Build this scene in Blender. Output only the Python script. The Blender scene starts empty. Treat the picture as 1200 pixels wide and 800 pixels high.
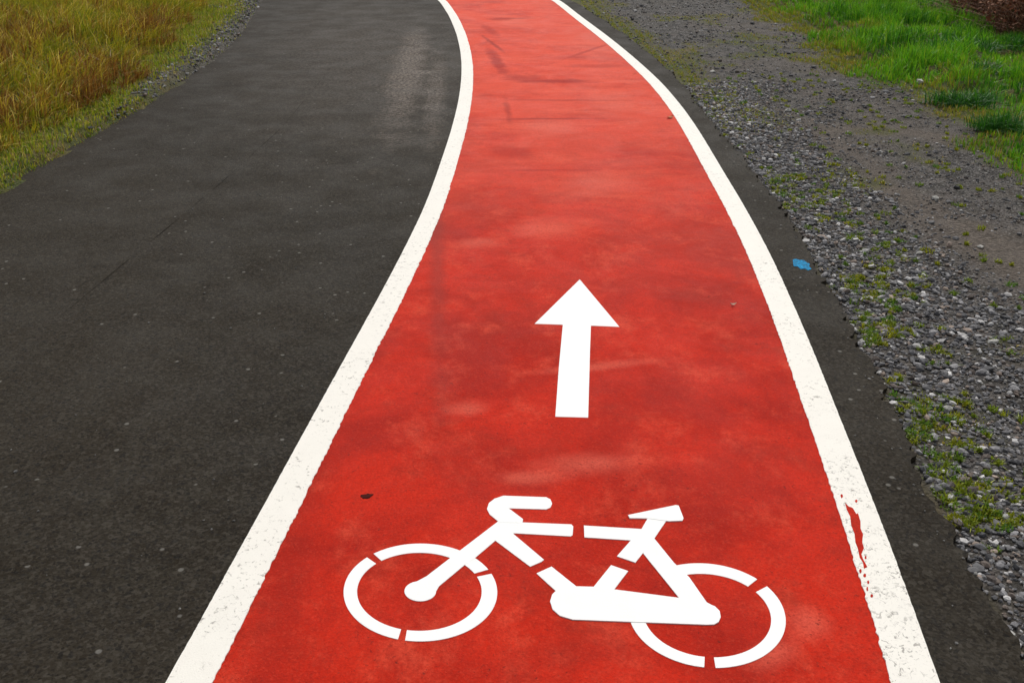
import bpy, bmesh, math
import numpy as np
from mathutils import Vector
from mathutils.geometry import tessellate_polygon

rng = np.random.default_rng(7)
C = bpy.context.scene.collection
R = math.radians
CAM_H, FOC, HOR = 1.7, 1150.0, -150.0
PITCH = math.atan((400 - HOR) / FOC)

# ------------------------------------------------------------------ geometry helpers
def ground_pt(P):
    """where a sight line of the survey photo meets the ground plane, in metres"""
    P = np.atleast_2d(np.array(P, float))
    u = (P[:, 0] - 600) / FOC
    v = (P[:, 1] - 400) / FOC
    dz = math.sin(PITCH) + v * math.cos(PITCH)
    dy = math.cos(PITCH) - v * math.sin(PITCH)
    return np.c_[u * CAM_H / dz, dy * CAM_H / dz]

def resample(P, step):
    seg = np.linalg.norm(np.diff(P, axis=0), axis=1)
    s = np.r_[0, np.cumsum(seg)]
    n = max(2, int(s[-1] / step) + 1)
    t = np.linspace(0, s[-1], n)
    return np.c_[np.interp(t, s, P[:, 0]), np.interp(t, s, P[:, 1])]

def smooth(P, k):
    for _ in range(k):
        Q = P.copy()
        Q[1:-1] = .25 * P[:-2] + .5 * P[1:-1] + .25 * P[2:]
        P = Q
    return P

TURN = np.array([-15.0, 11.0])           # the path bends left round this point past the photo
def extend(P, back_dir=(0.0, -1.0), k=26):
    """P ordered near -> far. Add the piece behind the camera and the bend ahead."""
    d = np.array(back_dir) / np.linalg.norm(back_dir)
    back = P[0] + d * np.linspace(9, .3, 30)[:, None]
    r = P[-1] - TURN
    a = np.linspace(0.02, 1.3, 60)
    fwd = TURN + np.c_[r[0] * np.cos(a) - r[1] * np.sin(a), r[0] * np.sin(a) + r[1] * np.cos(a)]
    Q = np.r_[back, P, fwd]
    return smooth(resample(Q, .05), k)

def seg_dist(X, Y, P):
    """distance of every point to a polyline, chunked"""
    out = np.full(X.shape, 1e9)
    for a, b in zip(P[:-1], P[1:]):
        d = b - a
        L = d @ d + 1e-12
        t = np.clip(((X - a[0]) * d[0] + (Y - a[1]) * d[1]) / L, 0, 1)
        out = np.minimum(out, (X - a[0] - t * d[0]) ** 2 + (Y - a[1] - t * d[1]) ** 2)
    return np.sqrt(out)

def inside(X, Y, P):
    c = np.zeros(X.shape, bool)
    for (x0, y0), (x1, y1) in zip(P, np.roll(P, -1, axis=0)):
        m = ((y0 > Y) != (y1 > Y))
        if y1 == y0: continue
        c ^= m & (X < (x1 - x0) * (Y - y0) / (y1 - y0) + x0)
    return c

_tab = rng.random((256, 256))
def vnoise(x, y):
    xi = np.floor(x).astype(int); yi = np.floor(y).astype(int)
    fx = x - xi; fy = y - yi
    fx = fx * fx * (3 - 2 * fx); fy = fy * fy * (3 - 2 * fy)
    g = lambda a, b: _tab[a & 255, b & 255]
    return (g(xi, yi) * (1 - fx) + g(xi + 1, yi) * fx) * (1 - fy) + (g(xi, yi + 1) * (1 - fx) + g(xi + 1, yi + 1) * fx) * fy
def fbm(x, y, s=1.0, o=4):
    x = np.asarray(x) * s; y = np.asarray(y) * s
    r = 0; a = .5; t = 0
    for i in range(o):
        r = r + a * vnoise(x + 17.3 * i, y - 9.1 * i); t += a
        x = x * 2.03; y = y * 2.03; a *= .5
    return r / t
def sstep(a, b, x):
    t = np.clip((x - a) / (b - a), 0, 1)
    return t * t * (3 - 2 * t)

# ------------------------------------------------------------------ object helpers
def tag(o, label=None, cat=None, group=None, kind=None):
    if label: o['label'] = label
    if cat: o['category'] = cat
    if group: o['group'] = group
    if kind: o['kind'] = kind
    return o

def mesh_np(name, V, F, mat, parent=None, col=None, smooth_=False):
    """V (n,3); F list of index arrays, each (m,k)"""
    me = bpy.data.meshes.new(name)
    V = np.asarray(V, np.float32)
    me.vertices.add(len(V)); me.vertices.foreach_set('co', V.ravel())
    loops = np.concatenate([f.ravel() for f in F]).astype(np.int32)
    sizes = np.concatenate([np.full(len(f), f.shape[1]) for f in F]).astype(np.int32)
    starts = np.r_[0, np.cumsum(sizes)[:-1]].astype(np.int32)
    me.loops.add(len(loops)); me.loops.foreach_set('vertex_index', loops)
    me.polygons.add(len(sizes)); me.polygons.foreach_set('loop_start', starts); me.polygons.foreach_set('loop_total', sizes)
    me.update(calc_edges=True)
    me.polygons.foreach_set('use_smooth', np.full(len(sizes), bool(smooth_)))
    if col is not None:
        a = me.color_attributes.new('Col', 'FLOAT_COLOR', 'POINT')
        c = np.ones((len(V), 4), np.float32); c[:, :3] = col
        a.data.foreach_set('color', c.ravel())
    me.materials.append(mat)
    o = bpy.data.objects.new(name, me); C.objects.link(o)
    if parent: o.parent = parent
    return o

def slab(name, polys, z0, thick, mat, parent=None, origin=None, step=.00012):
    """flat painted shapes with real thickness; each polygon a hair higher so none coincide"""
    bm = bmesh.new()
    ox, oy = origin if origin is not None else (0, 0)
    for i, P in enumerate(polys):
        P = np.asarray(P)
        area = .5 * np.sum(P[:, 0] * np.roll(P[:, 1], -1) - P[:, 1] * np.roll(P[:, 0], -1))
        if area < 0: P = P[::-1]
        zt = z0 + thick + i * step
        top = [bm.verts.new((x - ox, y - oy, zt)) for x, y in P]
        bot = [bm.verts.new((x - ox, y - oy, z0 - .001)) for x, y in P]
        for tri in tessellate_polygon([[Vector((x - ox, y - oy, 0)) for x, y in P]]):
            f = bm.faces.new([top[q] for q in tri]); f.normal_update()
            if f.normal.z < 0: f.normal_flip()
        n = len(P)
        for k in range(n):
            bm.faces.new((bot[k], bot[(k + 1) % n], top[(k + 1) % n], top[k]))
    for f in bm.faces: f.smooth = False
    me = bpy.data.meshes.new(name); bm.to_mesh(me); bm.free()
    me.materials.append(mat)
    o = bpy.data.objects.new(name, me); C.objects.link(o)
    if parent: o.parent = parent
    return o

def strip_mesh(name, A, B, z, mat, drop=None):
    """ribbon between polylines A (left) and B (right), same count; drop = depth of its side faces"""
    n = len(A)
    V = np.r_[np.c_[A, np.full(n, z)], np.c_[B, np.full(n, z)]]
    i = np.arange(n - 1)
    F = [np.c_[i, i + n, i + n + 1, i + 1]]
    if drop:
        V = np.r_[V, np.c_[A, np.full(n, z - drop)], np.c_[B, np.full(n, z - drop)]]
        F.append(np.c_[i, i + 1, i + 1 + 2 * n, i + 2 * n])
        F.append(np.c_[i + 1 + n, i + n, i + 3 * n, i + 3 * n + 1])
    return mesh_np(name, V, F, mat)

# ------------------------------------------------------------------ node helpers
class NT:
    def __init__(s, name):
        s.m = bpy.data.materials.new(name); s.m.use_nodes = True
        s.t = s.m.node_tree; s.t.nodes.clear()
        s.out = s.t.nodes.new('ShaderNodeOutputMaterial')
        s.p = s.t.nodes.new('ShaderNodeBsdfPrincipled')
        s.t.links.new(s.p.outputs[0], s.out.inputs[0])
        s.co = s.t.nodes.new('ShaderNodeTexCoord').outputs['Object']
    def set(s, inp, v):
        if isinstance(v, bpy.types.NodeSocket): s.t.links.new(v, inp)
        else:
            if isinstance(v, (tuple, list)) and len(v) == 3 and len(inp.default_value) == 4: v = (*v, 1)
            inp.default_value = v
    def node(s, typ, ins={}, **kw):
        n = s.t.nodes.new(typ)
        for k, v in kw.items(): setattr(n, k, v)
        for k, v in ins.items(): s.set(n.inputs[k], v)
        return n
    def map(s, scale=(1, 1, 1), loc=(0, 0, 0), rot=(0, 0, 0), vec=None):
        return s.node('ShaderNodeMapping', {'Vector': vec or s.co, 'Scale': scale, 'Location': loc, 'Rotation': rot}).outputs[0]
    def noise(s, scale, detail=4, rough=.6, dist=0, vec=None, col=False):
        n = s.node('ShaderNodeTexNoise', {'Vector': vec or s.co, 'Scale': scale, 'Detail': detail, 'Roughness': rough, 'Distortion': dist})
        return n.outputs['Color' if col else 'Fac']
    def vor(s, scale, out='Color', feature='F1', vec=None, rnd=1.0):
        n = s.node('ShaderNodeTexVoronoi', {'Vector': vec or s.co, 'Scale': scale, 'Randomness': rnd}, feature=feature)
        return n.outputs[out]
    def ramp(s, fac, a, b, c0=0.0, c1=1.0):
        n = s.node('ShaderNodeMapRange', {'Value': fac, 'From Min': a, 'From Max': b, 'To Min': c0, 'To Max': c1}, interpolation_type='SMOOTHSTEP')
        return n.outputs[0]
    def math(s, op, a, b=0.0):
        n = s.t.nodes.new('ShaderNodeMath'); n.operation = op
        s.set(n.inputs[0], a); s.set(n.inputs[1], b)
        return n.outputs[0]
    def mix(s, f, a, b, mode='MIX'):
        n = s.t.nodes.new('ShaderNodeMix'); n.data_type = 'RGBA'; n.blend_type = mode
        s.set(n.inputs[0], f); s.set(n.inputs[6], a); s.set(n.inputs[7], b)
        return n.outputs[2]
    def sepx(s, v):
        return s.node('ShaderNodeSeparateXYZ', {0: v}).outputs
    def blob(s, c, r, rot=0.0, wob=.35, soft=(1.0, .2), scale=2.5):
        """ragged patch of wear, dirt or painted sheen at a place on the ground, radii in metres"""
        nz = s.node('ShaderNodeVectorMath', {0: s.noise(scale, 4, .65, vec=s.co, col=True), 1: (.5, .5, .5)}, operation='SUBTRACT').outputs[0]
        m1 = s.node('ShaderNodeVectorMath', {0: s.co, 1: (c[0], c[1], 0)}, operation='SUBTRACT').outputs[0]
        m2 = s.node('ShaderNodeVectorRotate', {'Vector': m1, 'Angle': -rot}, rotation_type='Z_AXIS').outputs[0]
        m3 = s.node('ShaderNodeVectorMath', {0: m2, 1: (1 / r[0], 1 / r[1], 0)}, operation='MULTIPLY').outputs[0]
        nw = s.node('ShaderNodeVectorMath', {0: nz, 1: (wob * 4,) * 3}, operation='MULTIPLY').outputs[0]
        m4 = s.node('ShaderNodeVectorMath', {0: m3, 1: nw}, operation='ADD').outputs[0]
        m5 = s.node('ShaderNodeVectorMath', {0: m4, 1: (1, 1, 0)}, operation='MULTIPLY').outputs[0]
        L = s.node('ShaderNodeVectorMath', {0: m5}, operation='LENGTH').outputs['Value']
        return s.ramp(L, soft[0], soft[1])
    def bump(s, h, strength=.5, dist=.003, prev=None):
        n = s.node('ShaderNodeBump', {'Height': h, 'Strength': strength, 'Distance': dist})
        if prev: s.set(n.inputs['Normal'], prev)
        return n.outputs[0]
    def fin(s, col, rough=.8, normal=None, spec=.5):
        s.set(s.p.inputs['Base Color'], col); s.set(s.p.inputs['Roughness'], rough)
        s.p.inputs['Specular IOR Level'].default_value = spec
        if normal: s.set(s.p.inputs['Normal'], normal)
        return s.m

def g(px, py): return tuple(ground_pt((px, py))[0])

# ------------------------------------------------------------------ materials
def mat_asphalt():
    n = NT('asphalt')
    big = n.noise(.7, 5, .6)
    big = n.math('ADD', n.math('MULTIPLY', big, .6), n.math('MULTIPLY', n.noise(.35, 4, .6, vec=n.map((1, .4, 1))), .4))
    col = n.mix(n.ramp(big, .38, .6), (.0150, .0110, .0062), (.0255, .0195, .0125))
    mid = n.noise(7, 4, .7)
    col = n.mix(n.ramp(mid, .35, .7, 0, .55), col, (.034, .029, .021))
    # aggregate
    ag = n.vor(95)
    agv = n.sepx(ag)[0]
    col = n.mix(n.ramp(agv, .55, 1.0, 0, .45), col, (.072, .063, .050))
    col = n.mix(n.ramp(n.sepx(ag)[1], .8, 1.0, 0, .7), col, (.008, .0075, .007))
    a2 = n.vor(160)
    col = n.mix(n.ramp(n.sepx(a2)[0], .35, .95, 0, .35), col, (.056, .049, .040))
    col = n.mix(n.ramp(n.sepx(a2)[2], .7, 1.0, 0, .6), col, (.006, .005, .004))
    # sparse pale aggregate, denser close to the lane line
    x = n.sepx(n.co)[0]
    near = n.ramp(x, -2.0, -.7, .0, .016)
    v2 = n.vor(38)
    thr = n.math('SUBTRACT', .992, near)
    chip = n.math('GREATER_THAN', n.sepx(v2)[0], thr)
    vd = n.vor(38, 'Distance')
    chip = n.math('MULTIPLY', chip, n.ramp(vd, .38, .2))
    col = n.mix(n.math('MULTIPLY', chip, .55), col, (.22, .21, .19))
    # dusty, polished streaks running along the path, plus a painted far sheen
    d1 = n.blob((-.98, 9.6), (.25, 3.6), .05, .4, scale=3)
    d2 = n.blob((-.66, 8.6), (.13, 2.6), .05, .3, scale=4)
    far_sheen = n.blob((-1.5, 11.0), (1.5, 5.0), .15, .3, (1.3, .0))  # broad far lightening: grazing sky sheen painted into the base colour
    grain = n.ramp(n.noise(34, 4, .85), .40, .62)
    dust_sheen = n.math('MULTIPLY', n.math('ADD', n.math('MULTIPLY', d1, .8), n.math('ADD', n.math('MULTIPLY', d2, .6), n.math('MULTIPLY', far_sheen, .32))), grain)
    col = n.mix(dust_sheen, col, (.20, .165, .14))
    h = n.math('ADD', n.noise(230, 3, .8), n.math('MULTIPLY', n.vor(120, 'Distance'), .7))
    nm = n.bump(h, .6, .0025)
    rough = n.ramp(n.noise(3, 4), .3, .7, .62, .78)
    return n.fin(col, rough, nm, .07)

def mat_red():
    n = NT('red_surfacing')
    big = n.noise(1.6, 7, .72, .3)
    col = n.mix(n.ramp(big, .36, .62), (.38, .012, .004), (.60, .023, .007))
    nz2 = n.noise(4.2, 8, .78, .2, vec=n.map((1, .8, 1), (3, 1, 0)))
    col = n.mix(n.ramp(nz2, .48, .70, 0, .62), col, (.74, .085, .042))
    nz3 = n.noise(3.1, 8, .78, .2, vec=n.map((1, 1.1, 1), (9, 4, 0)))
    col = n.mix(n.ramp(nz3, .51, .68, 0, .6), col, (.33, .022, .010))
    # transverse lay marks of the far bay, then a painted far sheen
    y = n.sepx(n.co)[1]
    bands = n.noise(1.0, 5, .7, .4, vec=n.map((.9, 3.4, 1), (0, 0, 0), (0, 0, .1)))
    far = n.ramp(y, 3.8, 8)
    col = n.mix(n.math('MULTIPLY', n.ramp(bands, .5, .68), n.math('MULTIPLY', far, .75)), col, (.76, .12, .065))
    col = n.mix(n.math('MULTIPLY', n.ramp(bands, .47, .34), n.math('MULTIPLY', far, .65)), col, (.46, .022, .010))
    col = n.mix(n.math('MULTIPLY', n.math('MULTIPLY', n.ramp(y, 3.2, 9), n.ramp(n.noise(1.2, 5, .7, .4), .2, .6)), .8), col, (.84, .10, .048))  # lane paler with distance: sky sheen painted into the red
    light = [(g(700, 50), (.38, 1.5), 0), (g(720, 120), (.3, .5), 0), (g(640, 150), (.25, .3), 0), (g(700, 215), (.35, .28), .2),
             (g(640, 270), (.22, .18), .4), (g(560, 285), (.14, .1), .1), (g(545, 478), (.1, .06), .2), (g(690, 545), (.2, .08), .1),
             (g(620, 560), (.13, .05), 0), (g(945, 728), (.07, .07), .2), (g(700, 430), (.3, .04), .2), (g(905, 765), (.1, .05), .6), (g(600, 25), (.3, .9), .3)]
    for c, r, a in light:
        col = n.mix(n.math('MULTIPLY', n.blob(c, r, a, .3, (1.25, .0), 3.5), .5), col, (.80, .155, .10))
    dark = [(g(655, 96), (.42, .13), .03, .8), (g(582, 72), (.075, 1.0), .12, .75), (g(575, 36), (.08, .5), .2, .5), (g(585, 23), (.2, .16), .1, .55),
            (g(610, 92), (.22, .2), 0, .6), (g(600, 178), (.2, .22), 0, .5), (g(690, 60), (.04, .8), -.5, .5), (g(700, 78), (.4, .12), 0, .4),
            (g(750, 180), (.22, .12), 0, .4), (g(750, 330), (.3, .1), .2, .4), (g(440, 415), (.06, .05), 0, .6), (g(860, 560), (.1, .2), .2, .35),
            (g(800, 560), (.25, .1), .1, .3), (g(455, 400), (.03, .2), -.2, .4), (g(650, 770), (.3, .06), .1, .3)]
    for c, r, a, s_ in dark:
        col = n.mix(n.math('MULTIPLY', n.blob(c, r, a, .38, (1.15, .3), 5), min(1, s_ * 1.15)), col, (.38, .018, .009))
    for c_, r_, a_, s_ in [(g(640, 140), (.5, .035), .04, .6), (g(665, 118), (.55, .03), -.03, .5), (g(640, 200), (.4, .03), .02, .4), (g(760, 75), (.025, .6), -.35, .6), (g(595, 130), (.03, .5), .05, .5), (g(578, 52), (.03, .7), .22, .7), (g(600, 22), (.3, .05), .0, .6)]:
        col = n.mix(n.math('MULTIPLY', n.blob(c_, r_, a_, .45, (1.3, .2), 6), s_), col, (.26, .013, .008))
    # grime worn into the surface beside the left line, pores showing the dark base
    pores = n.math('MULTIPLY', n.ramp(n.noise(75, 3, .7), .60, .70), n.ramp(n.noise(2.2, 3, .6), .36, .60))
    col = n.mix(n.math('MULTIPLY', pores, .7), col, (.07, .014, .01))
    ge = n.blob((-.40, 4.9), (.06, 2.6), .08, .25, (1.1, .1), 9)
    col = n.mix(n.math('MULTIPLY', ge, .45), col, (.20, .035, .028))
    ge2 = n.blob((-.62, 2.3), (.10, 1.2), .1, .4, (1.2, .1), 9)
    col = n.mix(n.math('MULTIPLY', ge2, .4), col, (.26, .012, .007))
    fine = n.noise(120, 3, .8)
    col = n.mix(n.ramp(fine, .38, .68, 0, .34), col, (.32, .014, .007))
    gr = n.vor(190)
    col = n.mix(n.ramp(n.sepx(gr)[0], .5, 1, 0, .25), col, (.22, .012, .007))
    col = n.mix(n.ramp(n.sepx(gr)[1], .75, 1, 0, .16), col, (.74, .08, .04))
    h = n.math('ADD', n.noise(170, 3, .8), n.math('MULTIPLY', n.noise(14, 3, .6), .8))
    nm = n.bump(h, .7, .004)
    rough = n.ramp(n.noise(2.4, 5, .7, .8), .3, .7, .50, .66)
    return n.fin(col, rough, nm, .045)

def mat_paint(name, base, dirt=.25, wear=False):
    n = NT(name)
    col = n.mix(n.ramp(n.noise(9, 5, .7), .35, .75, 0, dirt), base, tuple(b * .84 for b in base))
    nm = n.bump(n.noise(190, 3, .8), .4, .002)
    if wear:
        y = n.sepx(n.co)[1]; x = n.sepx(n.co)[0]
        sp = n.noise(150, 3, .75)
        spots = n.ramp(sp, .60, .74)
        col = n.mix(n.math('MULTIPLY', spots, .5), col, (.34, .30, .24))
        pw = n.math('MULTIPLY', n.ramp(n.noise(55, 4, .75, .6), .57, .66), n.ramp(n.noise(3, 3, .6), .38, .58))
        col = n.mix(n.math('MULTIPLY', pw, .7), col, (.14, .12, .095))
        # chipped paint, worst on the near end of the right-hand line
        w = n.math('MULTIPLY', n.ramp(y, 3.1, 2.2), n.ramp(x, 0, .5))
        pits = n.noise(62, 4, .7, 1.2, vec=n.map((1, .8, 1)))
        thr = n.math('MULTIPLY', n.ramp(pits, .565, .63), w)
        thr = n.math('MULTIPLY', thr, n.ramp(n.noise(6, 2, .5), .36, .56))
        col = n.mix(n.math('MULTIPLY', thr, .68), col, (.12, .105, .085))
        pits2 = n.math('MULTIPLY', n.ramp(n.noise(90, 3, .7, .5), .68, .74), n.ramp(y, 2.7, 1.7))
        col = n.mix(n.math('MULTIPLY', pits2, .8), col, (.09, .075, .06))
    return n.fin(col, .62, nm, .4)

def mat_ground():
    """the attribute Col holds what lies there: R gravelly, G grassy, B bare trodden soil"""
    n = NT('verge_ground')
    a = n.node('ShaderNodeVertexColor'); a.layer_name = 'Col'
    sx = n.sepx(a.outputs[0])
    soil = n.mix(n.ramp(n.noise(5, 6, .7), .3, .7), (.050, .040, .028), (.105, .085, .064))
    # small stones pressed in the ground
    v = n.vor(62); vd = n.vor(62, 'Distance')
    st = n.mix(n.ramp(n.sepx(v)[0], .1, 1), (.030, .029, .030), (.20, .19, .18))
    st = n.mix(n.math('GREATER_THAN', n.sepx(v)[1], .93), st, (.36, .35, .33))
    st = n.mix(n.ramp(vd, .25, .5, 0, .9), st, (.022, .019, .015))
    v2 = n.vor(140)
    st2 = n.mix(n.sepx(v2)[0], (.018, .016, .015), (.19, .175, .165))
    grav = n.mix(n.ramp(n.noise(9, 4, .7), .42, .6), st, st2)
    col = n.mix(n.math('MULTIPLY', sx[0], n.ramp(n.noise(3.3, 5, .7), .30, .55, .55, 1)), soil, grav)
    bare = n.mix(n.ramp(n.noise(40, 5, .8), .35, .7), (.060, .047, .037), (.185, .150, .122))
    col = n.mix(n.math('MULTIPLY', sx[2], .8), col, bare)
    turf = n.mix(n.ramp(n.noise(24, 5, .75), .3, .7), (.030, .040, .010), (.085, .095, .022))
    turf = n.mix(n.ramp(n.noise(1.3, 5, .7), .4, .65, 0, .7), turf, (.13, .095, .028))
    col = n.mix(sx[1], col, turf)
    h = n.math('ADD', n.math('MULTIPLY', n.vor(62, 'Distance'), -1.0), n.noise(60, 4, .8))
    nm = n.bump(h, .9, .012)
    return n.fin(col, .9, nm, .25)

def mat_attr(name, rough=.6, spec=.3, bumpy=0, trans=0.0):
    n = NT(name)
    a = n.node('ShaderNodeVertexColor'); a.layer_name = 'Col'
    col = n.mix(n.ramp(n.noise(300 if bumpy else 60, 3, .7), .3, .7, 0, .3), a.outputs[0], (0, 0, 0), 'MULTIPLY') if bumpy else a.outputs[0]
    m = n.fin(col, rough, n.bump(n.noise(220, 3, .7), .5, .002) if bumpy else None, spec)
    if trans:
        tr = n.node('ShaderNodeBsdfTranslucent', {'Color': a.outputs[0]})
        ms = n.node('ShaderNodeMixShader', {0: trans, 1: n.p.outputs[0], 2: tr.outputs[0]})
        n.t.links.new(ms.outputs[0], n.out.inputs[0])
    return m

def mat_plain(name, c, c2=None, scale=30, rough=.7, spec=.4):
    n = NT(name)
    col = n.mix(n.ramp(n.noise(scale, 4, .7), .35, .65), c, c2 or tuple(x * .6 for x in c))
    return n.fin(col, rough, n.bump(n.noise(200, 3), .3, .001), spec)

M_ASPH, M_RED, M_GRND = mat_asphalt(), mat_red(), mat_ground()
M_LINE = mat_paint('line_paint', (.83, .80, .735), .22, True)
M_WHITE = mat_paint('fresh_white_paint', (.87, .875, .865), .14)
M_BLADE = mat_attr('grass_blade', .5, .35, 0, .3)
M_STONE = mat_attr('stone', .75, .4, 1)

# ------------------------------------------------------------------ surveyed edges (near -> far)
LL = [(195,800),(255,693),(298,613),(341,533),(400,425),(450,340),(486,267),(497.5,240),(511,200),(526.4,160),(531.6,140),(536.5,120),(539.6,100),(540.6,80),(539.4,60),(535,40),(526.4,20),(513,0)]
LR = [(257,800),(299,693),(345,613),(383,533),(437,425),(477,340),(512,267),(524,240),(536,200),(545.6,160),(550,140),(553.6,120),(555,100),(555.4,80),(552,60),(546,40),(537,20),(523.5,0)]
RI = [(1046,800),(1033,763),(1020,720),(1008,680),(997,633),(987,600),(973,566),(957,527),(937,460),(920,410),(900,360),(878,303),(859,264),(850,243),(833,213),(817,180),(800,150),(790,133),(763,100),(742,80),(721,61),(697,41),(670,20.5),(645,0)]
RO = [(1095,800),(1075,730),(1058,680),(1040,626),(1020,576),(995,527),(970,457),(950,403),(927,353),(907,303),(886,267),(867,233),(843,197),(820,157),(800,128),(778,100),(756,79),(732,58),(707,38.5),(682,20),(657,0)]
AR = [(1216,800),(1187,746),(1157,700),(1120,630),(1100,590),(1080,543),(1063,507),(1040,460),(1013,417),(987,353),(957,310),(927,253),(897,217),(867,177),(833,140),(800,97),(750,53),(713,27),(677,4),(668,0)]
AL = [(0,233),(50,197),(100,168),(150,138),(190,117),(233,85),(273,55),(293,33),(305,10),(308,0)]
cL = extend(.5 * (ground_pt(LL) + ground_pt(LR)), (-.125, -1), 90)
ri, ro = ground_pt(RI), ground_pt(RO)
riR, roR = extend(ri, (-.1, -1), 110), extend(ro, (-.13, -1), 110)
eR = extend(ground_pt(AR), (-.05, -1))
eL = extend(ground_pt(AL), (.0, -1))
eL = eL[eL[:, 1] > -9]

def normals(P):
    t = np.gradient(P, axis=0); t /= np.linalg.norm(t, axis=1)[:, None]
    return np.c_[-t[:, 1], t[:, 0]]         # to the left of travel
def arc(P): return np.r_[0, np.cumsum(np.linalg.norm(np.diff(P, axis=0), axis=1))]
def jit(P, amp, scale, seed):
    s = arc(P)
    return (fbm(s * scale, s * 0 + seed, 1, 4) - .5) * 2 * amp

def match(P, Q):
    """resample both to the same count"""
    n = max(len(P), len(Q))
    f = lambda A: np.c_[np.interp(np.linspace(0, 1, n), arc(A) / arc(A)[-1], A[:, 0]), np.interp(np.linspace(0, 1, n), arc(A) / arc(A)[-1], A[:, 1])]
    return f(P), f(Q)

# asphalt: one slab; its right edge crumbles
eRf = resample(eR, .012)
NR = normals(eRf)
eRj = eRf - NR * (jit(eRf, .05, 3, 5.5) + jit(eRf, .045, 19, 11.5) - .008)[:, None]
A, B = match(resample(eL, .02) + normals(resample(eL, .02)) * .14, eRj)
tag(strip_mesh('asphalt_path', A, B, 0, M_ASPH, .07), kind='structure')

# red lane under the inner halves of the two lines
cLf = resample(cL, .012)
nL = normals(cLf)
wL = .054
cRf = resample(.5 * sum(match(riR, roR)), .012)
cRf = smooth(cRf, 30)
nR = normals(cRf)
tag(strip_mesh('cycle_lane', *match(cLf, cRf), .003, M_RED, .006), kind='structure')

def line(name, P, N, w, seedl, jl, jr):
    a = P + N * (w + jit(P, jl, 90, seedl) * (.1 + 2 * fbm(arc(P) * 3, arc(P) * 0 + 4.4, 1, 3) ** 1.5) + jit(P, jl * .25, 5, seedl + 3))[:, None]
    b = P - N * (w + jit(P, jr, 80, seedl + 9) * (.1 + 2.2 * fbm(arc(P) * 3, arc(P) * 0 + 8.4, 1, 3) ** 1.5) + jit(P, jr * .25, 5, seedl + 5))[:, None]
    return strip_mesh(name, a, b, .006, M_LINE, .006)
o = line('edge_line', cLf, nL, wL, 2.2, .0018, .0065)
tag(o, 'long cream painted line between dark asphalt and red lane, left of the bicycle symbol', 'lane line', 'lane edge lines')
o = line('edge_line', cRf, nR, wL + .002, 31.2, .0065, .0018)
tag(o, 'worn cream line along the right side of the red lane, chipped at its near end', 'lane line', 'lane edge lines')
rl = o
# red showing through the line where it has flaked
fl = [(990,591),(994,595),(999,597),(1003,604),(1005,603),(1008,613),(1008,621),(1011,628),(1010,637),(1012,644),(1009,651),(1011,657),(1016,666),(1012,668),(1011,661),(1007,655),(1005,645),(1002,637),(1001,627),(997,617),(996,607),(992,599)]
fl2 = ground_pt(fl)
extra = [ground_pt([(cx_ + rx_ * math.cos(a_) * (.7 + .6 * vnoise(np.array(a_ * 1.7 + cx_), np.array(cy_))), cy_ + ry_ * math.sin(a_)) for a_ in np.linspace(0, 5.6, 9)])
         for cx_, cy_, rx_, ry_ in ((1013, 676, 1.6, 2.2), (1008, 671, 1.3, 2.5), (1017, 684, 1.2, 2), (986, 583, 1.2, 2.2), (1014, 655, 1.1, 1.8), (1003, 589, 1.4, 1.6), (1021, 700, 1.5, 1.8), (1016, 692, 1.0, 2.4))]
mfl = slab('flaked_patch', [fl2] + extra, .0055, .0012, M_RED, rl)
mfl['label'] = 'narrow flake in the line showing red surfacing'

# faint paving joint along the asphalt
sj = smooth(resample(ground_pt([(62,378),(110,338),(150,305),(200,264),(262,212),(330,150),(380,90)]), .03), 20)
ns = normals(sj)
ws = (-.0025 + .0062 * fbm(arc(sj), arc(sj) * 0, 6, 3))[:, None]
tag(strip_mesh('asphalt_joint', sj + ns * ws, sj - ns * ws, .0015, mat_plain('bitumen', (.019, .0155, .0115), rough=.85, spec=.05)), kind='structure')

# ------------------------------------------------------------------ painted arrow and bicycle
def c6(P): return [(400 + x / 4, 560 + y / 4) for x, y in P]
def c7(P): return [(620 + x / 3.334, 560 + y / 3.334) for x, y in P]
def c8(P): return [(560 + x / 3.6375, 300 + y / 3.6375) for x, y in P]
Z = .003; TH = .0012
arrow = ground_pt(c8([(434,103),(603,305),(482,300),(478,400),(470,692),(330,688),(345,480),(362,296),(242,292)]))
arrow = np.r_[arrow[:1], arrow[1:]]
ctr = arrow.mean(axis=0)
o = slab('arrow_marking', [arrow], Z, TH, M_WHITE, None, ctr); o.location = (*ctr, 0)
tag(o, 'white painted arrow on the red lane pointing ahead, above the bicycle symbol', 'arrow marking')

bc = ground_pt([(662, 690)])[0]
bike = bpy.data.objects.new('bicycle_marking', None); C.objects.link(bike); bike.location = (*bc, 0)
bike.empty_display_size = .1
tag(bike, 'white stencilled bicycle symbol painted across the red lane below the arrow', 'bicycle marking')
def arcpoly(c, ro_, ri_, a0, a1, skew=0, co=(0, 0)):
    a = np.radians(np.linspace(a0, a1, 36))
    f = lambda r, dx, dy: np.c_[c[0] + dx + r[0] * np.cos(a) - skew * r[1] * np.sin(a) * 1.0, c[1] + dy - r[1] * np.sin(a)]
    # skew: the lower half leans to the right
    O = np.c_[c[0] + ro_[0] * np.cos(a) - skew * ro_[1] * np.sin(a), c[1] - ro_[1] * np.sin(a)]
    I = np.c_[c[0] + co[0] + ri_[0] * np.cos(a) - skew * ri_[1] * np.sin(a), c[1] + co[1] - ri_[1] * np.sin(a)]
    return ground_pt(np.r_[O, I[::-1]])
def blobpoly(c, r, n=28):
    a = np.linspace(0, 2 * math.pi, n, endpoint=False)
    return ground_pt(np.c_[c[0] + r[0] * np.cos(a), c[1] + r[1] * np.sin(a)])
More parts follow.
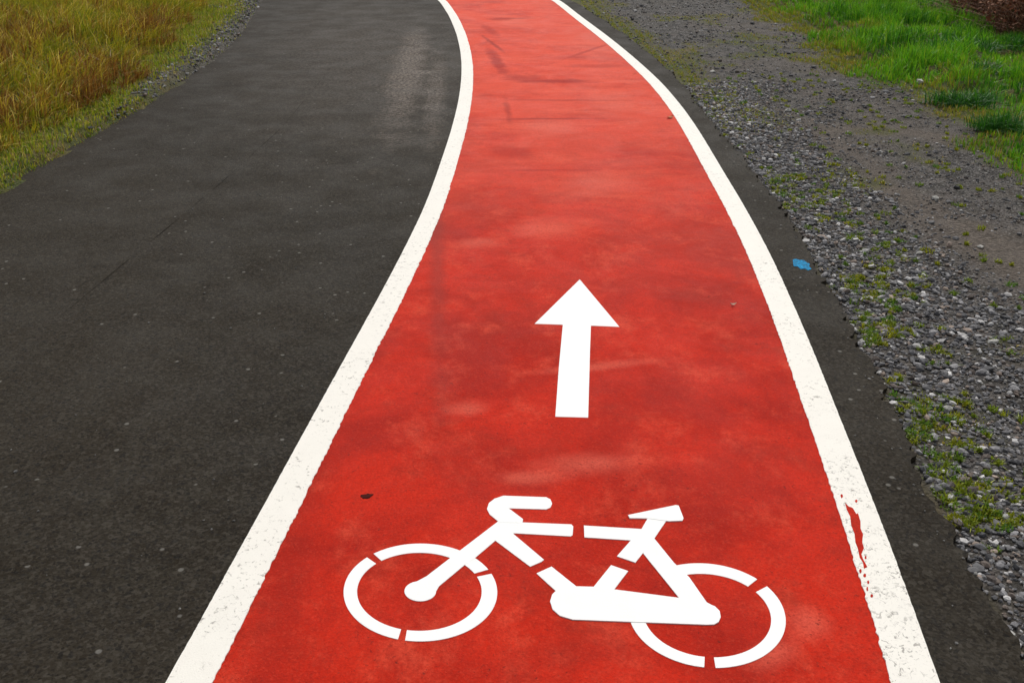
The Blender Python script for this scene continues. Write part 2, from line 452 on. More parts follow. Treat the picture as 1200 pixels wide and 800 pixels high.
P = lambda name, polys, z=0.0: slab(name, polys, Z, TH + z * .45, M_WHITE, bike, bc)
fc, fo, fi = (492.75, 695.2), (90, 57.3), (73, 45.8)
P('wheel', [arcpoly(fc, fo, fi, 134, 253, 0, (-1.2, -.8)), arcpoly(fc, fo, fi, 28, 127.5, 0, (-1.2, -.8)), arcpoly(fc, fo, fi, -101.5, 22.5, 0, (-1.2, -.8))])
rc, rro, rri = (828.5, 722.2), (91.5, 61.3), (74.5, 49)
P('wheel', [arcpoly(rc, rro, rri, 44, 116, -.0 + -.17 * -1 * -1 * -1 * -1 * 1 if False else .0 - .17 * 0 + -.17 * -1 * -1), arcpoly(rc, rro, rri, -90.3, 34, -.17 * -1 * -1), arcpoly(rc, rro, rri, 180, 261.4, -.17 * -1 * -1)] if False else
  [arcpoly(rc, rro, rri, 44, 116, .17), arcpoly(rc, rro, rri, -90.3, 34, .17), arcpoly(rc, rro, rri, 180, 261.4, .17)])
P('fork', [ground_pt(c6([(345,494),(400,465),(520,372),(735,208),(800,250),(722,298),(628,378),(578,412),(458,512),(430,560)])), blobpoly((492.6, 693.8), (18.6, 11.8))], .001)
P('handlebar', [ground_pt(c6([(760,88),(960,95),(980,105),(988,125),(980,143),(960,152),(785,147),(852,198),(848,216),(740,212),(695,175),(683,150),(692,122),(718,102)]))], .0018)
P('frame', [ground_pt(c6([(735,208),(848,213),(1078,222),(1087,232),(1084,272),(1075,278),(800,263),(760,262)])),
            ground_pt(c6([(735,215),(790,240),(810,270),(950,388),(937,398),(885,420),(722,298)])),
            ground_pt(c6([(915,452),(985,420),(1100,512),(1060,560),(1008,537)])),
            ground_pt(c7([(214,190),(445,204),(430,250),(216,236)])),
            ground_pt(c7([(470,150),(540,165),(487,243),(415,335),(343,310),(400,245),(438,205)])),
            ground_pt(c7([(320,345),(387,368),(332,440),(320,460),(245,455),(250,432)])),
            ground_pt(c7([(488,240),(565,335),(625,392),(693,490),(720,505),(700,540),(600,510),(585,472),(445,298),(450,255)]))], .0012)
P('saddle', [ground_pt(c7([(386,150),(393,162),(466,163),(545,174),(598,172),(603,162),(584,113),(572,111),(472,132)]))], .0042)
P('chain_guard', [ground_pt(c7([(175,428),(250,430),(330,440),(590,474),(690,492),(725,506),(744,525),(748,548),(740,567),(722,577),(690,578),(400,567),(170,558),(120,543),(92,518),(82,487),(90,460),(115,436),(145,429)]))], .0036)

# ------------------------------------------------------------------ ground relief
gx = np.r_[-np.geomspace(300, 22.3, 18), np.arange(-22, -9.5, .13), np.arange(-9.4, 8.6, .045), np.geomspace(8.7, 300, 34)]
gy = np.r_[-np.geomspace(120, 3.2, 16), np.arange(-3, .8, .15), np.arange(.85, 17, .045), np.arange(17.1, 33, .13), np.geomspace(33.3, 400, 22)]
def decim(P, k=4): return P[::k]
asph_poly = np.r_[decim(eL), decim(eR)[::-1]]
GB = [(1900,480),(1400,290),(1260,222),(1205,193),(1165,172),(1130,148),(1090,132),(1060,98),(1000,87),(955,72),(945,38),(905,27),(882,12),(858,0),(852,-14),(850,-26)]
gb = ground_pt(GB)
gravel_poly = np.r_[decim(eR[(eR[:, 1] < 18.0) & (arc(eR) < 30)]), gb[::-1], [[9.0, 1.0], [9, -9]]]
eLd, eRd = decim(eL, 3), decim(eR, 3)

def zones(X, Y):
    """dR, dL: distance outside the asphalt on its right / left; g: gravelness; ins: under the asphalt"""
    near = (np.abs(X) < 40) & (Y > -12) & (Y < 45)
    ins = np.zeros(X.shape, bool)
    dl = np.full(X.shape, 50.0); dr = np.full(X.shape, 50.0); gr = np.full(X.shape, -50.0)
    x, y = X[near], Y[near]
    i_ = inside(x, y, asph_poly)
    l_ = seg_dist(x, y, eLd); r_ = seg_dist(x, y, eRd)
    ins[near] = i_; dl[near] = l_; dr[near] = r_
    gd = seg_dist(x, y, gb)
    gi = inside(x, y, gravel_poly)
    gr[near] = np.where(gi, gd, -gd)
    return ins, dl, dr, gr

def height(X, Y, Zn=None):
    ins, dl, dr, gr = Zn if Zn is not None else zones(X, Y)
    left = dl < dr
    lumps = fbm(X, Y, 2.3, 4) - .5
    # left: the verge stands just above the asphalt, then a gentle bank
    nzl = .015 + .075 * np.clip(fbm(X + 9, Y, 2.5, 4) + .6 * (fbm(X, Y, 14, 2) - .5) - .25, 0, 1)
    hl = -.02 * sstep(0, .01, dl) + .075 * sstep(nzl - .01, nzl + .07, dl) + .10 * sstep(.4, 1.3, dl) + .05 * np.clip(dl - .8, 0, 5) + lumps * .12 * sstep(.1, .8, dl)
    # right: stones a little below the asphalt edge, turf rising off the track
    hr = -.020 + .012 * (fbm(X, Y, 9, 3) - .5) * 2 + .03 * (fbm(X, Y, 1.4, 3) - .5) * sstep(.1, .8, dr)
    hr = hr + sstep(-.05, -.7, gr) * (.06 + lumps * .34) + .03 * np.clip(-gr - .7, 0, 6)
    h = np.where(left, hl, hr)
    hin = np.where(left, -.05 * sstep(0, .10, dl) - .0, -.02 - .03 * sstep(0, .1, dr))
    h = np.where(ins, hin, h)
    return h

X, Y = np.meshgrid(gx, gy)
ZN = zones(X, Y)
H = height(X, Y, ZN)
ins, dl, dr, gr = ZN
left = dl < dr
wob = (fbm(X, Y, 2.2, 5) - .5) * .9
gmask = np.where(left, sstep(.30, .12, dl + wob * .35) * sstep(7.5, 10, Y), sstep(-.12, .16, gr + wob))
strip_far = sstep(.45, .1, dr + wob * .5) * sstep(7.2, 9, Y) * .9           # greenery creeping along the asphalt far off
pale = ground_pt([(855, 132)])[0]
patch = sstep(.5, .1, np.hypot(X - pale[0], (Y - pale[1]) / 1.4) + wob * .3) * .8
turf = np.where(left, 1 - gmask * .9, np.clip(1 - gmask + np.maximum(strip_far, patch) + sstep(.60, .72, fbm(X + 5, Y, 1.7, 5)) * .7, 0, 1))
# two trodden tracks across the gravel
t1 = ground_pt([(770, 95), (900, 125), (980, 175), (1080, 250), (1200, 300), (1500, 420)])
t2 = ground_pt([(960, 150), (1060, 150), (1130, 160), (1200, 185), (1400, 250)])
tr = np.minimum(seg_dist(np.clip(X, -40, 40), np.clip(Y, -10, 40), t1), seg_dist(np.clip(X, -40, 40), np.clip(Y, -10, 40), t2) * 1.6)
bare = sstep(.32, .05, tr + wob * .45) * ~left
near_edge = sstep(.9, .3, dr + wob * .6) * sstep(9, 6.5, Y)
bare = np.clip(bare + sstep(.40, .62, fbm(X, Y + 30, 1.1, 4)) * .45 * ~left, 0, 1) * (1 - near_edge)
cols = np.stack([gmask, turf * (1 - .6 * near_edge * ~left), bare], -1)
ny, nx = X.shape
idx = np.arange(ny * nx).reshape(ny, nx)
F = np.stack([idx[:-1, :-1], idx[:-1, 1:], idx[1:, 1:], idx[1:, :-1]], -1).reshape(-1, 4)
gf = (.25 * (gmask[:-1, :-1] + gmask[1:, 1:] + gmask[:-1, 1:] + gmask[1:, :-1]) > .5) & ~left[:-1, :-1] & (gr[:-1, :-1] > -40)
gf |= ins[:-1, :-1] & ~left[:-1, :-1] & (dr[:-1, :-1] < .1) & (Y[:-1, :-1] < 12)
gf = gf.ravel()
Vg = np.stack([X, Y, H], -1).reshape(-1, 3)
cg = cols.reshape(-1, 3)
def sub(name, faces):
    u, inv = np.unique(faces, return_inverse=True)
    o = mesh_np(name, Vg[u], [inv.reshape(-1, 4)], M_GRND, col=cg[u], smooth_=True)
    return tag(o, kind='structure')
sub('ground', F[~gf]); sub('gravel_verge', F[gf])

# ------------------------------------------------------------------ stones
def ico():
    bm = bmesh.new(); bmesh.ops.create_icosphere(bm, subdivisions=1, radius=1)
    v = np.array([x.co[:] for x in bm.verts]); f = np.array([[w.index for w in q.verts] for q in bm.faces]); bm.free()
    return v, f
IV, IF = ico()
def stones(name, x, y, z, size, col, seed=1):
    r = np.random.default_rng(seed)
    n = len(x)
    V = IV[None] * (1 + r.uniform(-.28, .28, (n, len(IV), 1)))
    V = V * np.stack([r.uniform(.7, 1.25, n), r.uniform(.6, 1.0, n), r.uniform(.4, .75, n)], -1)[:, None, :] * size[:, None, None]
    a = r.uniform(0, 6.28, n); t = r.normal(0, .35, n)
    ca, sa, ct, st_ = np.cos(a), np.sin(a), np.cos(t), np.sin(t)
    y1 = V[..., 1] * ct[:, None] - V[..., 2] * st_[:, None]; z1 = V[..., 1] * st_[:, None] + V[..., 2] * ct[:, None]
    x2 = V[..., 0] * ca[:, None] - y1 * sa[:, None]; y2 = V[..., 0] * sa[:, None] + y1 * ca[:, None]
    V = np.stack([x2 + x[:, None], y2 + y[:, None], z1 + z[:, None]], -1).reshape(-1, 3)
    F = (IF[None] + (np.arange(n) * len(IV))[:, None, None]).reshape(-1, 3)
    return mesh_np(name, V, [F], M_STONE, col=np.repeat(col, len(IV), axis=0))
def stone_cols(n, r, pale=.07):
    base = r.uniform(0, 1, (n, 1)) ** 1.6
    a = np.array([.045, .045, .050]); b = np.array([.20, .195, .20])
    c = a + (b - a) * base
    q = r.random(n); c *= r.uniform(.6, 1.3, (n, 1))
    c[q < .18] *= np.array([1.25, 1.0, .8])
    c[q > 1 - pale] = np.array([.40, .39, .385]) * r.uniform(.7, 1.15, ((q > 1 - pale).sum(), 1))
    return c
def scatter(n, x0, x1, y0, y1, r): return r.uniform(x0, x1, n), r.uniform(y0, y1, n)

r = np.random.default_rng(3)
x, y = scatter(190000, .9, 4.8, 1.2, 9.0, r)
zn = zones(x, y); i_, dl_, dr_, gr_ = zn
trk = np.minimum(seg_dist(x, y, t1), seg_dist(x, y, t2) * 1.6) + (fbm(x, y, 3, 3) - .5) * .3
edge = sstep(1.3, .25, dr_ + (fbm(x, y, 2.5, 4) - .5) * 1.1)
edge2 = np.clip(edge + .2 + .25 * sstep(.5, .66, fbm(x, y, 1.3, 4)), 0, 1)
k = ~i_ & (dl_ > dr_) & (gr_ > .0) & (dr_ > .004) & (r.random(len(x)) < edge2 * .75 * np.maximum(sstep(.02, .5, trk), sstep(.9, .4, dr_)))
x, y = x[k], y[k]; zn = tuple(a[k] for a in zn)
size = r.lognormal(math.log(.0052), .5, len(x)) * (.75 + .6 * edge[k])
size = np.clip(size, .003, .020)
c = stone_cols(len(x), r, .08)
c = c * (1.0 + .55 * edge[k][:, None])
z = height(x, y, zn) + size * .25
xs, ys, zs, ss, cs = [x], [y], [z], [size], [c]
# far gravel and the stony strip by the asphalt at the top left
for n, b, cond, s0 in ((26000, (1.0, 6.5, 6.5, 17), 'r', .010), (16000, (-4.9, -2.6, 7.0, 16), 'l', .012)):
    x, y = scatter(n, *b, r)
    zn = zones(x, y); i_, dl_, dr_, gr_ = zn
    if cond == 'r': k = ~i_ & (dl_ > dr_) & (gr_ > -.15) & (r.random(n) < (.3 + .4 * sstep(.5, .62, fbm(x, y, 1.3, 4))) * sstep(.02, .5, np.minimum(seg_dist(x, y, t1), seg_dist(x, y, t2) * 1.6)))
    else: k = (r.random(n) < .75) & ~i_ & (dl_ < dr_) & (dl_ > .02) & (dl_ < .08 + .75 * fbm(x, y, 2, 3) * sstep(7, 10, y)) 
    x, y = x[k], y[k]; zn = tuple(a[k] for a in zn)
    size = np.clip(r.lognormal(math.log(s0), .4, len(x)), .004, .03)
    xs.append(x); ys.append(y); zs.append(height(x, y, zn) + size * .2); ss.append(size); cs.append(stone_cols(len(x), r, .05) * (1.15 if cond == 'r' else 1.3))
o = stones('gravel', *[np.concatenate(a) for a in (xs, ys, zs, ss, cs)])
tag(o, 'loose grey gravel lying on the verges beside the asphalt', 'gravel', kind='stuff')

# chippings kicked onto the asphalt
x, y = scatter(900, -2.6, -.45, 1.5, 8, r)
k = r.random(900) < sstep(-2.6, -.6, x) * .2 + .02
x, y = x[k], y[k]
k = (seg_dist(x, y, cL[::4]) > .09) & (x < np.interp(y, cL[:, 1][:300], cL[:, 0][:300]))
x, y = x[k], y[k]
x2, y2 = scatter(1500, 1.05, 1.7, 1.5, 9, r)
i2, dl2, dr2, _ = zones(x2, y2)
k = i2 & (seg_dist(x2, y2, cRf[::20]) > .075) & (x2 > 1.0) & (r.random(1500) < .06 + .55 * sstep(.13, .0, dr2))
x2, y2 = x2[k], y2[k]
X_, Y_ = np.r_[x, x2], np.r_[y, y2]
size = r.lognormal(math.log(.0034), .35, len(X_))
cc = r.uniform(.07, .26, (len(X_), 1)) * np.array([1, .97, .92])
tag(stones('chippings', X_, Y_, size * .3, size, cc, 4), 'tiny pale stone chips scattered on the dark asphalt', 'stone chips', kind='stuff')

# pale stones big enough to point at
big = [((835, 82), .035, 'round pale stone lying on the far gravel near the lane'), ((924, 127), .032, 'pale stone on the dusty track across the gravel'),
       ((1096, 230), .024, 'whitish stone on the gravel below the bare track'), ((1078, 293), .020, 'white pebble in the middle of the gravel verge'),
       ((1165, 397), .019, 'white pebble near the right side of the gravel'), ((1112, 475), .018, 'white pebble beside mossy weeds on the gravel'),
       ((1078, 97), .045, 'flat pale stone at the edge of the green turf'), ((1150, 285), .018, 'cream pebble on the gravel, right of the white pebble'),
       ((1185, 738), .014, 'white pebble touching the asphalt edge at the bottom corner')]
for i, (p, s_, lab) in enumerate(big):
    q = ground_pt([p])[0]
    hz = float(height(np.array([q[0]]), np.array([q[1]]))[0])
    o = stones('stone', np.zeros(1), np.zeros(1), np.zeros(1), np.array([s_]), np.array([[.46, .45, .42]]), 40 + i)
    o.location = (q[0], q[1], hz + s_ * .3)
    tag(o, lab, 'stone', 'pale stones on the gravel verge')

# ------------------------------------------------------------------ grass
def blades(name, x, y, z, h, w, col, lean=.5, seed=1, winddir=None, wind=0.0, parent=None, tipcol=None):
    r = np.random.default_rng(seed); n = len(x)
    a = r.uniform(0, 6.28, n)
    dx, dy = np.cos(a), np.sin(a)
    L = np.abs(r.normal(0, lean, n)) * h
    lx, ly = dx * L, dy * L
    if winddir is not None:
        lx += winddir[0] * wind * h * r.uniform(.3, 1.3, n); ly += winddir[1] * wind * h * r.uniform(.3, 1.3, n)
    b = r.uniform(0, 6.28, n); px, py = np.cos(b) * w / 2, np.sin(b) * w / 2
    zt = h / np.sqrt(1 + (lx ** 2 + ly ** 2) / h ** 2)
    mx, my, mz = x + lx * .32, y + ly * .32, z + zt * .62
    V = np.stack([np.stack([x - px, y - py, z - .01], -1), np.stack([x + px, y + py, z - .01], -1),
                  np.stack([mx - px * .8, my - py * .8, mz], -1), np.stack([mx + px * .8, my + py * .8, mz], -1),
                  np.stack([x + lx, y + ly, z + zt], -1)], 1).reshape(-1, 3)
    k = (np.arange(n) * 5)[:, None]
    c5 = np.repeat(col, 5, axis=0)
    if tipcol is not None:
        c5 = c5.reshape(n, 5, 3); c5[:, 4] = tipcol; c5[:, 2:4] = .5 * (c5[:, 2:4] + tipcol[:, None]) ; c5 = c5.reshape(-1, 3)
    return mesh_np(name, V, [k + np.array([[0, 1, 3, 2]]), k + np.array([[2, 3, 4]])], M_BLADE, col=c5, parent=parent)
def pick(r, n, pal, wts, jitter=.25):
    pal = np.array(pal); i = r.choice(len(pal), n, p=np.array(wts) / sum(wts))
    return pal[i] * r.uniform(1 - jitter, 1 + jitter, (n, 1))
def clump(x, y, s, amt, r):
    """pull blades toward tuft centres"""
    cx = np.floor(x / s) * s; cy = np.floor(y / s) * s
    hx = vnoise(cx * 91.7, cy * 37.1); hy = vnoise(cx * 57.3 + 9, cy * 73.9)
    tx, ty = cx + hx * s, cy + hy * s
    return x + (tx - x) * amt, y + (ty - y) * amt

r = np.random.default_rng(21)
# left: tall dry grass on the bank
n = 330000
x, y = scatter(n, -13, -2.9, 1.5, 22, r)
x, y = clump(x, y, .16, .45, r)
zn = zones(x, y); i_, dl_, dr_, gr_ = zn
thr = .38 + .16 * sstep(8, 11, y) + (fbm(x, y, 1.5, 3) - .5) * .5 + .1 * sstep(9, 13, y)
k = ~i_ & (dl_ < dr_) & (dl_ > thr)
x, y = x[k], y[k]; zn = tuple(a[k] for a in zn); n = len(x)
hgt = r.uniform(.13, .30, n) * sstep(0, .35, zn[1] - thr[k] + .12) * (.6 + .8 * fbm(x, y, 3, 3))
tone = .5 * fbm(x + 3, y, 1.1, 4) + .5 * fbm(x, y + 3, 5, 3) + r.normal(0, .07, n) - .07 * sstep(1.2, .45, zn[1])
dry = pick(r, n, [(.56, .41, .035), (.80, .62, .16), (.32, .18, .02), (.52, .43, .03)], [4, 2, 2.2, 3])
grn = pick(r, n, [(.27, .30, .014), (.40, .37, .02), (.14, .19, .014)], [3, 3, 2])
brn = pick(r, n, [(.28, .12, .022), (.16, .065, .014), (.34, .19, .045)], [2, 2, 2])
col = np.where((tone > .535)[:, None], grn, np.where((tone < .44)[:, None], brn, dry))
o = blades('tall_grass', x, y, height(x, y, zn), hgt * .8 + .04, r.uniform(.004, .010, n), col, .75, 5, (.75, -.6), .75)
tag(o, 'tall dry ochre and brown grass on the left bank', 'grass', kind='stuff')
# left: short green strip beside the asphalt
n = 210000
x, y = scatter(n, -6, -2.7, 2.0, 18, r)
zn = zones(x, y); i_, dl_, dr_, gr_ = zn
stony = .10 + .9 * sstep(.16, .40, dl_ + (fbm(x, y, 3, 3) - .5) * .3) 
k = ~i_ & (dl_ < dr_) & (dl_ > .015) & (dl_ < .85) & (r.random(n) < np.where(y > 8, stony, 1) * (.45 + .55 * sstep(.25, .5, fbm(x, y, 4, 3))))
x, y = x[k], y[k]; zn = tuple(a[k] for a in zn); n = len(x)
col = pick(r, n, [(.24, .34, .014), (.40, .42, .020), (.52, .43, .09), (.12, .20, .012), (.26, .16, .04)], [3, 3.5, 2, 1.5, 1.2])
o = blades('short_grass', x, y, height(x, y, zn), r.uniform(.02, .065, n) * (.6 + zn[1]), r.uniform(.005, .009, n), col, .7, 6)
tag(o, 'short bright green grass strip between the left bank and the asphalt', 'grass', kind='stuff')
# right: green turf past the gravel, thin tufts on the gravel
n = 560000
x, y = scatter(n, 1.0, 12.5, 2.0, 23, r)
x, y = clump(x, y, .11, .35, r)
zn = zones(x, y); i_, dl_, dr_, gr_ = zn
wob = (fbm(x, y, 2.2, 5) - .5) * .9
gm = sstep(-.12, .16, gr_ + wob)
sf = sstep(.45, .1, dr_ + wob * .5) * sstep(7.6, 9.5, y)
pt = sstep(.5, .1, np.hypot(x - pale[0], (y - pale[1]) / 1.4) + wob * .3)
thin = sstep(.60, .74, fbm(x + 5, y, 1.7, 5)) * .35
dens = np.clip(1 - gm, 0, 1) + np.maximum(np.maximum(sf * .75, pt * .5), thin) * gm
k = ~i_ & (dl_ > dr_) & (r.random(n) < dens) & (dr_ > .02)
x, y, gm_, gr2 = x[k], y[k], gm[k], gr_[k]; zn = tuple(a[k] for a in zn); n = len(x)
deep = sstep(-.25, .75, -gr2 + (fbm(x, y, 1.2, 4) - .5) * 2.2)
grn = pick(r, n, [(.13, .38, .010), (.20, .46, .014), (.07, .22, .010), (.30, .46, .018)], [4, 3, 2, 2])
yel = pick(r, n, [(.30, .31, .028), (.40, .31, .045), (.19, .26, .018), (.38, .24, .07)], [4, 2, 3, 1])
col = np.where((r.random(n) < deep)[:, None], grn, yel)
hh = (r.uniform(.02, .05, n) + .05 * deep * r.random(n) + .13 * deep * sstep(.48, .72, fbm(x, y, 2.6, 3))) * (1 - .55 * gm_)
patchy = 1.25 * sstep(.50, .36, fbm(x + 11, y, 1.8, 4))[:, None] * deep[:, None]
col = col * 1.12 * np.where((r.random(n) < .75)[:, None], 1 - patchy * np.array([.6, .42, .3]), 1)
o = blades('green_grass', x, y, height(x, y, zn), hh, r.uniform(.005, .009, n), col, .55, 8)
tag(o, 'bright green turf beyond the gravel, yellowing along its edge', 'grass', kind='stuff')

# low weeds and moss in the gravel along the asphalt edge
cent_n = 2600
cx, cy = scatter(cent_n * 7, 1.15, 3.6, 1.5, 9.5, r)
zc = zones(cx, cy)
k = ~zc[0] & (zc[2] < 1.9) & (zc[2] > .015) & (r.random(len(cx)) < sstep(.62, .10, zc[2]) * sstep(.43, .60, fbm(cx + 2, cy, 2.4, 3)) * (1 - .65 * sstep(3.4, 4.6, cy) * sstep(7.5, 6.5, cy)) * sstep(9.5, 6, cy) * .95 + .03)
cx, cy = cx[k][:cent_n], cy[k][:cent_n]
per = 34
rad = np.repeat(r.uniform(.006, .030, len(cx)), per)
ang = r.uniform(0, 6.28, len(rad)); rr_ = rad * np.sqrt(r.random(len(rad)))
x = np.repeat(cx, per) + rr_ * np.cos(ang); y = np.repeat(cy, per) + rr_ * np.sin(ang)
zn = zones(x, y)
hue = np.repeat(r.random(len(cx)), per)[:, None]
col = (np.array([.34, .34, .016]) * hue + np.array([.10, .22, .025]) * (1 - hue)) * r.uniform(.6, 1.4, (len(x), 1))
k = ~zn[0]
x, y, rad, col = x[k], y[k], rad[k], col[k]; zn = tuple(a[k] for a in zn)
o = blades('moss_and_weeds', x, y, height(x, y, zn), r.uniform(.008, .024, len(x)), r.uniform(.0035, .008, len(x)), col, .9, 12)
tag(o, 'low mossy green weeds growing between the gravel along the asphalt', 'weeds', kind='stuff')

# dark green tussocks in the right-hand turf
tuss = [((955, 6), .13, 'farthest dark green tussock, alone at the top of the turf'),
        ((1038, 34), .11, 'small dark tussock near the middle of the far turf'),
        ((1013, 50), .10, 'low dark tussock by the yellowish edge of the far turf'),
        ((1108, 66), .20, 'widest dark tussock, in the middle of the green turf'),
        ((1165, 57), .13, 'dark tussock just below the dry brown brambles'),
        ((1197, 68), .14, 'dark tussock at the right border just below the brambles'),
        ((1083, 80), .10, 'small dark tussock just in front of the widest one'),
        ((1170, 93), .20, 'broad dark tussock at the right side of the turf'),
        ((1130, 122), .17, 'dark tussock nearest the flat pale stone at the turf edge'),
        ((1192, 152), .13, 'nearest dark tussock, at the turf corner beside the bare track')]
def tuss_mesh(seed):
    q = np.random.default_rng(seed); n = 1100
    k = q.integers(0, 7, n); cx = q.normal(0, .55, 7)[k]; cy = q.normal(0, .38, 7)[k]; hk = q.uniform(.5, 1.25, 7)[k]
    x = cx + q.normal(0, .26, n); y = cy + q.normal(0, .22, n)
    col = pick(q, n, [(.020, .11, .010), (.035, .16, .010), (.08, .26, .012)], [4, 3, 1.5])
    return blades('grass_tussock', x, y, x * 0, q.uniform(.35, 1.1, n) * hk, q.uniform(.025, .045, n), col, .9, seed)
protos = [tuss_mesh(s_) for s_ in (51, 52, 53)]
for i, (p, s_, lab) in enumerate(tuss):
    o = protos[i] if i < 3 else protos[i % 3].copy()
    if i >= 3: C.objects.link(o)
    q = ground_pt([p])[0]
    o.location = (q[0], q[1], float(height(np.array([q[0]]), np.array([q[1]]))[0]))
    o.scale = (s_ * 1.25, s_ * 1.25, .13); o.rotation_euler = (0, 0, i * 1.7)
    tag(o, lab, 'grass tussock', 'dark tussocks in the right-hand turf')

# ------------------------------------------------------------------ dry brambles at the top right
M_TWIG = mat_attr('dry_twig', .8, .2)
def twigs(name, n, spread, hmax, cols, wid, parent, seed, bend=.6, upright=0.0):
    q = np.random.default_rng(seed)
    segs = 6
    a = q.uniform(0, 6.28, n); rr = spread * np.sqrt(q.random(n)) * .8
    bx, by = rr * np.cos(a), rr * np.sin(a)
    az = q.uniform(0, 6.28, n); el = q.uniform(.5 + upright * .75, 1.5, n); L = hmax * q.uniform(.5, 1.15, n)
    t = np.linspace(0, 1, segs)[None]
    hx = np.cos(az)[:, None] * np.cos(el)[:, None]; hy = np.sin(az)[:, None] * np.cos(el)[:, None]
    px = bx[:, None] + L[:, None] * (hx * t + np.cos(az)[:, None] * bend * t ** 2 * .6) + np.cumsum(q.normal(0, .012, (n, segs)), 1)
    py = by[:, None] + L[:, None] * (hy * t + np.sin(az)[:, None] * bend * t ** 2 * .6) + np.cumsum(q.normal(0, .012, (n, segs)), 1)
    pz = L[:, None] * (np.sin(el)[:, None] * t - bend * .45 * t ** 2)
    pz = np.maximum(pz, -.05)
    w = wid * q.uniform(.6, 1.4, n)[:, None] * (1 - .75 * t)
    P_ = np.stack([px, py, pz], -1)
    ring = np.array([[1, 0, 0], [-.5, .87, 0.0], [-.5, -.87, 0.0]])
    V = (P_[:, :, None, :] + ring[None, None] * w[..., None, None]).reshape(-1, 3)
    b = (np.arange(n) * segs * 3)[:, None, None, None] + (np.arange(segs - 1) * 3)[None, :, None, None]
    k = np.arange(3)
    f = np.stack([k, (k + 1) % 3, (k + 1) % 3 + 3, k + 3], -1)[None, None]
    F = (b + f).reshape(-1, 4)
    c = pick(q, n, cols, [1] * len(cols), .35)
    return mesh_np(name, V, [F], M_TWIG, col=np.repeat(c, segs * 3, axis=0), parent=parent)
def dead_leaves(parent, n, spread, hmax, seed):
    q = np.random.default_rng(seed)
    u = q.normal(0, 1, (n, 3)); u /= np.linalg.norm(u, axis=1)[:, None]
    rad = q.random(n) ** .45
    c = u * rad[:, None] * np.array([spread * 1.15, spread * 1.15, hmax * .48]) + np.array([0, 0, hmax * .42])
    c[:, 2] = np.maximum(c[:, 2], .02)
    s = q.uniform(.012, .032, n)
    d1 = q.normal(0, 1, (n, 3)); d1 /= np.linalg.norm(d1, axis=1)[:, None]
    d2 = np.cross(d1, q.normal(0, 1, (n, 3))); d2 /= np.linalg.norm(d2, axis=1)[:, None]
    V = np.stack([c - d1 * s[:, None], c + d2 * s[:, None] * .5, c + d1 * s[:, None], c - d2 * s[:, None] * .5], 1).reshape(-1, 3)
    F = np.arange(n * 4).reshape(-1, 4)
    col = pick(q, n, [(.24, .085, .045), (.15, .06, .035), (.34, .18, .11), (.08, .04, .025)], [3, 3, 1.2, 2], .3)
    return mesh_np('dead_foliage', V, [F], M_TWIG, col=np.repeat(col, 4, axis=0), parent=parent)
shr = [((1172, 34), .62, .75, 'dry brown brambles at the top corner of the turf, with a pale stalk'),
       ((1222, 54), .62, .72, 'dry brown bramble mound cut by the right border above the turf'),
       ((1200, 14), .9, 1.0, 'reddish brown brambles growing behind the front mounds'),
       ((1330, 40), 1.1, 1.0, 'brown brambles standing outside to the right of the turf')]
for i, (p, sp, hm, lab) in enumerate(shr):
    q = ground_pt([p])[0]
    e = bpy.data.objects.new('bramble_bush', None); C.objects.link(e)
    e.location = (q[0], q[1], float(height(np.array([q[0]]), np.array([q[1]]))[0])); e.empty_display_size = .3
    tag(e, lab, 'bush', 'dry brambles past the turf')
    twigs('stem', 700, sp, hm * 1.15, [(.18, .08, .045), (.30, .18, .12), (.12, .055, .035)], .005, e, 70 + i)
    dead_leaves(e, 4500 if i < 2 else 6000, sp, hm, 80 + i)
    if i < 3:
        for k in range(6):
            twigs('pale_stalk', 1, sp * 1.15, hm * 1.15, [(.50, .38, .28), (.42, .30, .20)], .011, e, 900 + 10 * i + k, .05, 1.0)

# ------------------------------------------------------------------ small things lying on the path
def ragged(px, rx, ry, seed, n=26, amp=.3, rot=0.0):
    c = ground_pt([px])[0]; q = np.random.default_rng(seed)
    a = np.linspace(0, 2 * math.pi, n, endpoint=False)
    k = 1 + amp * (vnoise(3 + 1.6 * np.cos(a) + seed, 3 + 1.6 * np.sin(a)) - .5) * 2 + q.normal(0, .04, n)
    x, y = rx * k * np.cos(a), ry * k * np.sin(a)
    return c + np.c_[x * math.cos(rot) - y * math.sin(rot), x * math.sin(rot) + y * math.cos(rot)]
def flat(name, poly, z0, th, mat, lab, cat):
    c = poly.mean(axis=0); o = slab(name, [poly], z0, th, mat, None, c); o.location = (*c, 0)
    return tag(o, lab, cat)
bl = ground_pt([(929,304.5),(933,303.6),(937,305),(942,305),(945,307.5),(949,309.5),(948,312),(951,315.5),(947,317),(943,315),(938,315.5),(935,312.5),(930,312),(929.5,309)])
flat('paint_mark', bl, 0, .0018, mat_plain('blue_paint', (.0, .27, .55), (.005, .10, .2), 70, .7, .1), 'small bright blue paint mark on the asphalt edge right of the lane', 'paint mark')
flat('tar_spot', ragged((430, 582), .018, .013, 3, rot=.5), .003, .0012, mat_plain('tar', (.07, .013, .010), rough=.9, spec=.05), 'small dark tar spot on the red lane up and left of the bicycle symbol', 'stain')
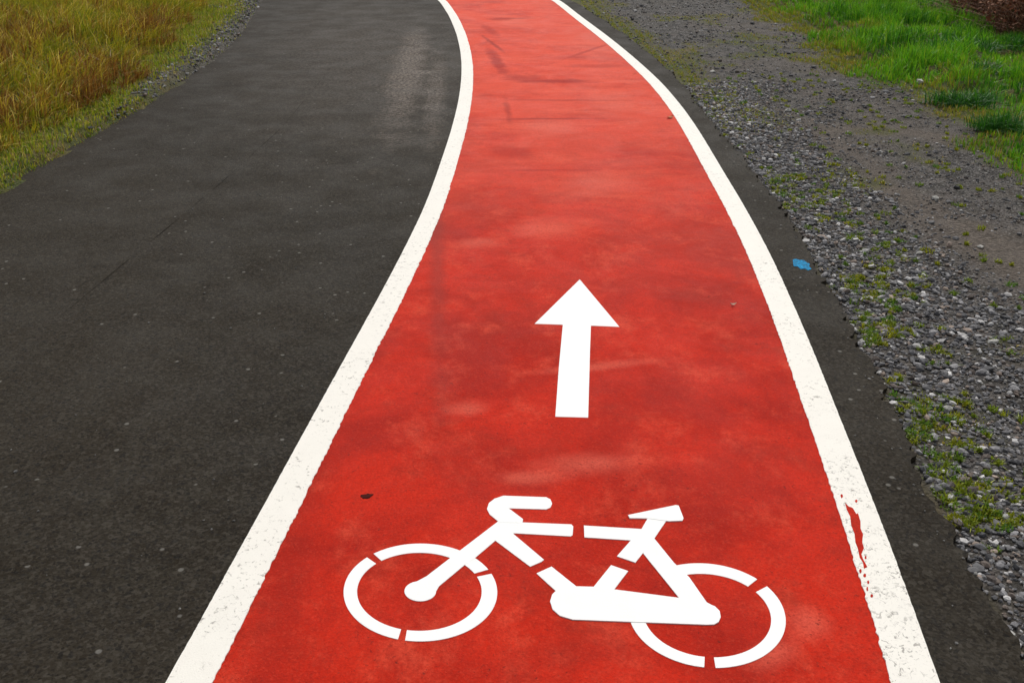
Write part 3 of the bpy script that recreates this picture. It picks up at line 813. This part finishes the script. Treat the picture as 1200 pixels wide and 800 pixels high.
def leaf(px, L, mat, lab, rot, z=.004, label_cat='leaf'):
    c = ground_pt([px])[0]
    t = np.linspace(0, 1, 9); w = np.sin(t * math.pi) ** .8 * L * .28
    V = []; 
    for s_ in (-1, 0, 1):
        for a, b in zip(t, w): V.append(((a - .5) * L, s_ * b, .003 + abs(s_) * .004 + .008 * (a - .5) ** 2 * 4))
    F = []
    for s_ in range(2):
        for k in range(8): F.append((s_ * 9 + k, s_ * 9 + k + 1, s_ * 9 + 10 + k, s_ * 9 + 9 + k))
    o = mesh_np('fallen_leaf', V, [np.array(F)], mat)
    o.location = (*c, z); o.rotation_euler = (0, 0, rot)
    return tag(o, lab, 'leaf')
leaf((785, 139), .07, mat_plain('orange_leaf', (.55, .16, .02), (.35, .08, .015)), 'orange fallen leaf on the far red lane beside the right line', .8)
leaf((859, 359), .028, mat_plain('pale_leaf', (.62, .50, .40), (.45, .30, .2)), 'tiny pale leaf on the red lane to the right of the arrow', .1)

# ------------------------------------------------------------------ camera, light, render
cam = bpy.data.cameras.new('camera'); co = bpy.data.objects.new('camera', cam); C.objects.link(co)
cam.sensor_width = 36; cam.lens = 36 * FOC / 1200; cam.clip_end = 2000
co.location = (0, 0, CAM_H); co.rotation_euler = (math.pi / 2 - PITCH, 0, 0)
bpy.context.scene.camera = co

EL, AZ = 52, 12          # veiled sun high, ahead and a little to the right
w = bpy.data.worlds.new('World'); bpy.context.scene.world = w; w.use_nodes = True
t = w.node_tree; t.nodes.clear()
out = t.nodes.new('ShaderNodeOutputWorld'); bg = t.nodes.new('ShaderNodeBackground'); sky = t.nodes.new('ShaderNodeTexSky')
sky.sky_type = 'NISHITA'; sky.sun_disc = False; sky.sun_elevation = R(EL); sky.sun_rotation = R(AZ)
sky.dust_density = 4; sky.air_density = 1.0; sky.ozone_density = 1
hs = t.nodes.new('ShaderNodeHueSaturation'); hs.inputs['Saturation'].default_value = .15
t.links.new(sky.outputs[0], hs.inputs['Color']); t.links.new(hs.outputs[0], bg.inputs[0]); t.links.new(bg.outputs[0], out.inputs[0])
bg.inputs[1].default_value = .13
sl = bpy.data.lights.new('sun', 'SUN'); so = bpy.data.objects.new('sun', sl); C.objects.link(so)
sl.energy = 1.4; sl.angle = R(14); sl.color = (1, .95, .87)
d = Vector((math.sin(R(AZ)) * math.cos(R(EL)), math.cos(R(AZ)) * math.cos(R(EL)), math.sin(R(EL))))
so.rotation_euler = (-d).to_track_quat('-Z', 'Y').to_euler()
so.location = (0, 0, 20)
sc = bpy.context.scene
sc.render.engine = 'CYCLES'
sc.view_settings.view_transform = 'Standard'; sc.view_settings.look = 'None'; sc.view_settings.gamma = 1
sc.view_settings.exposure = 0.04
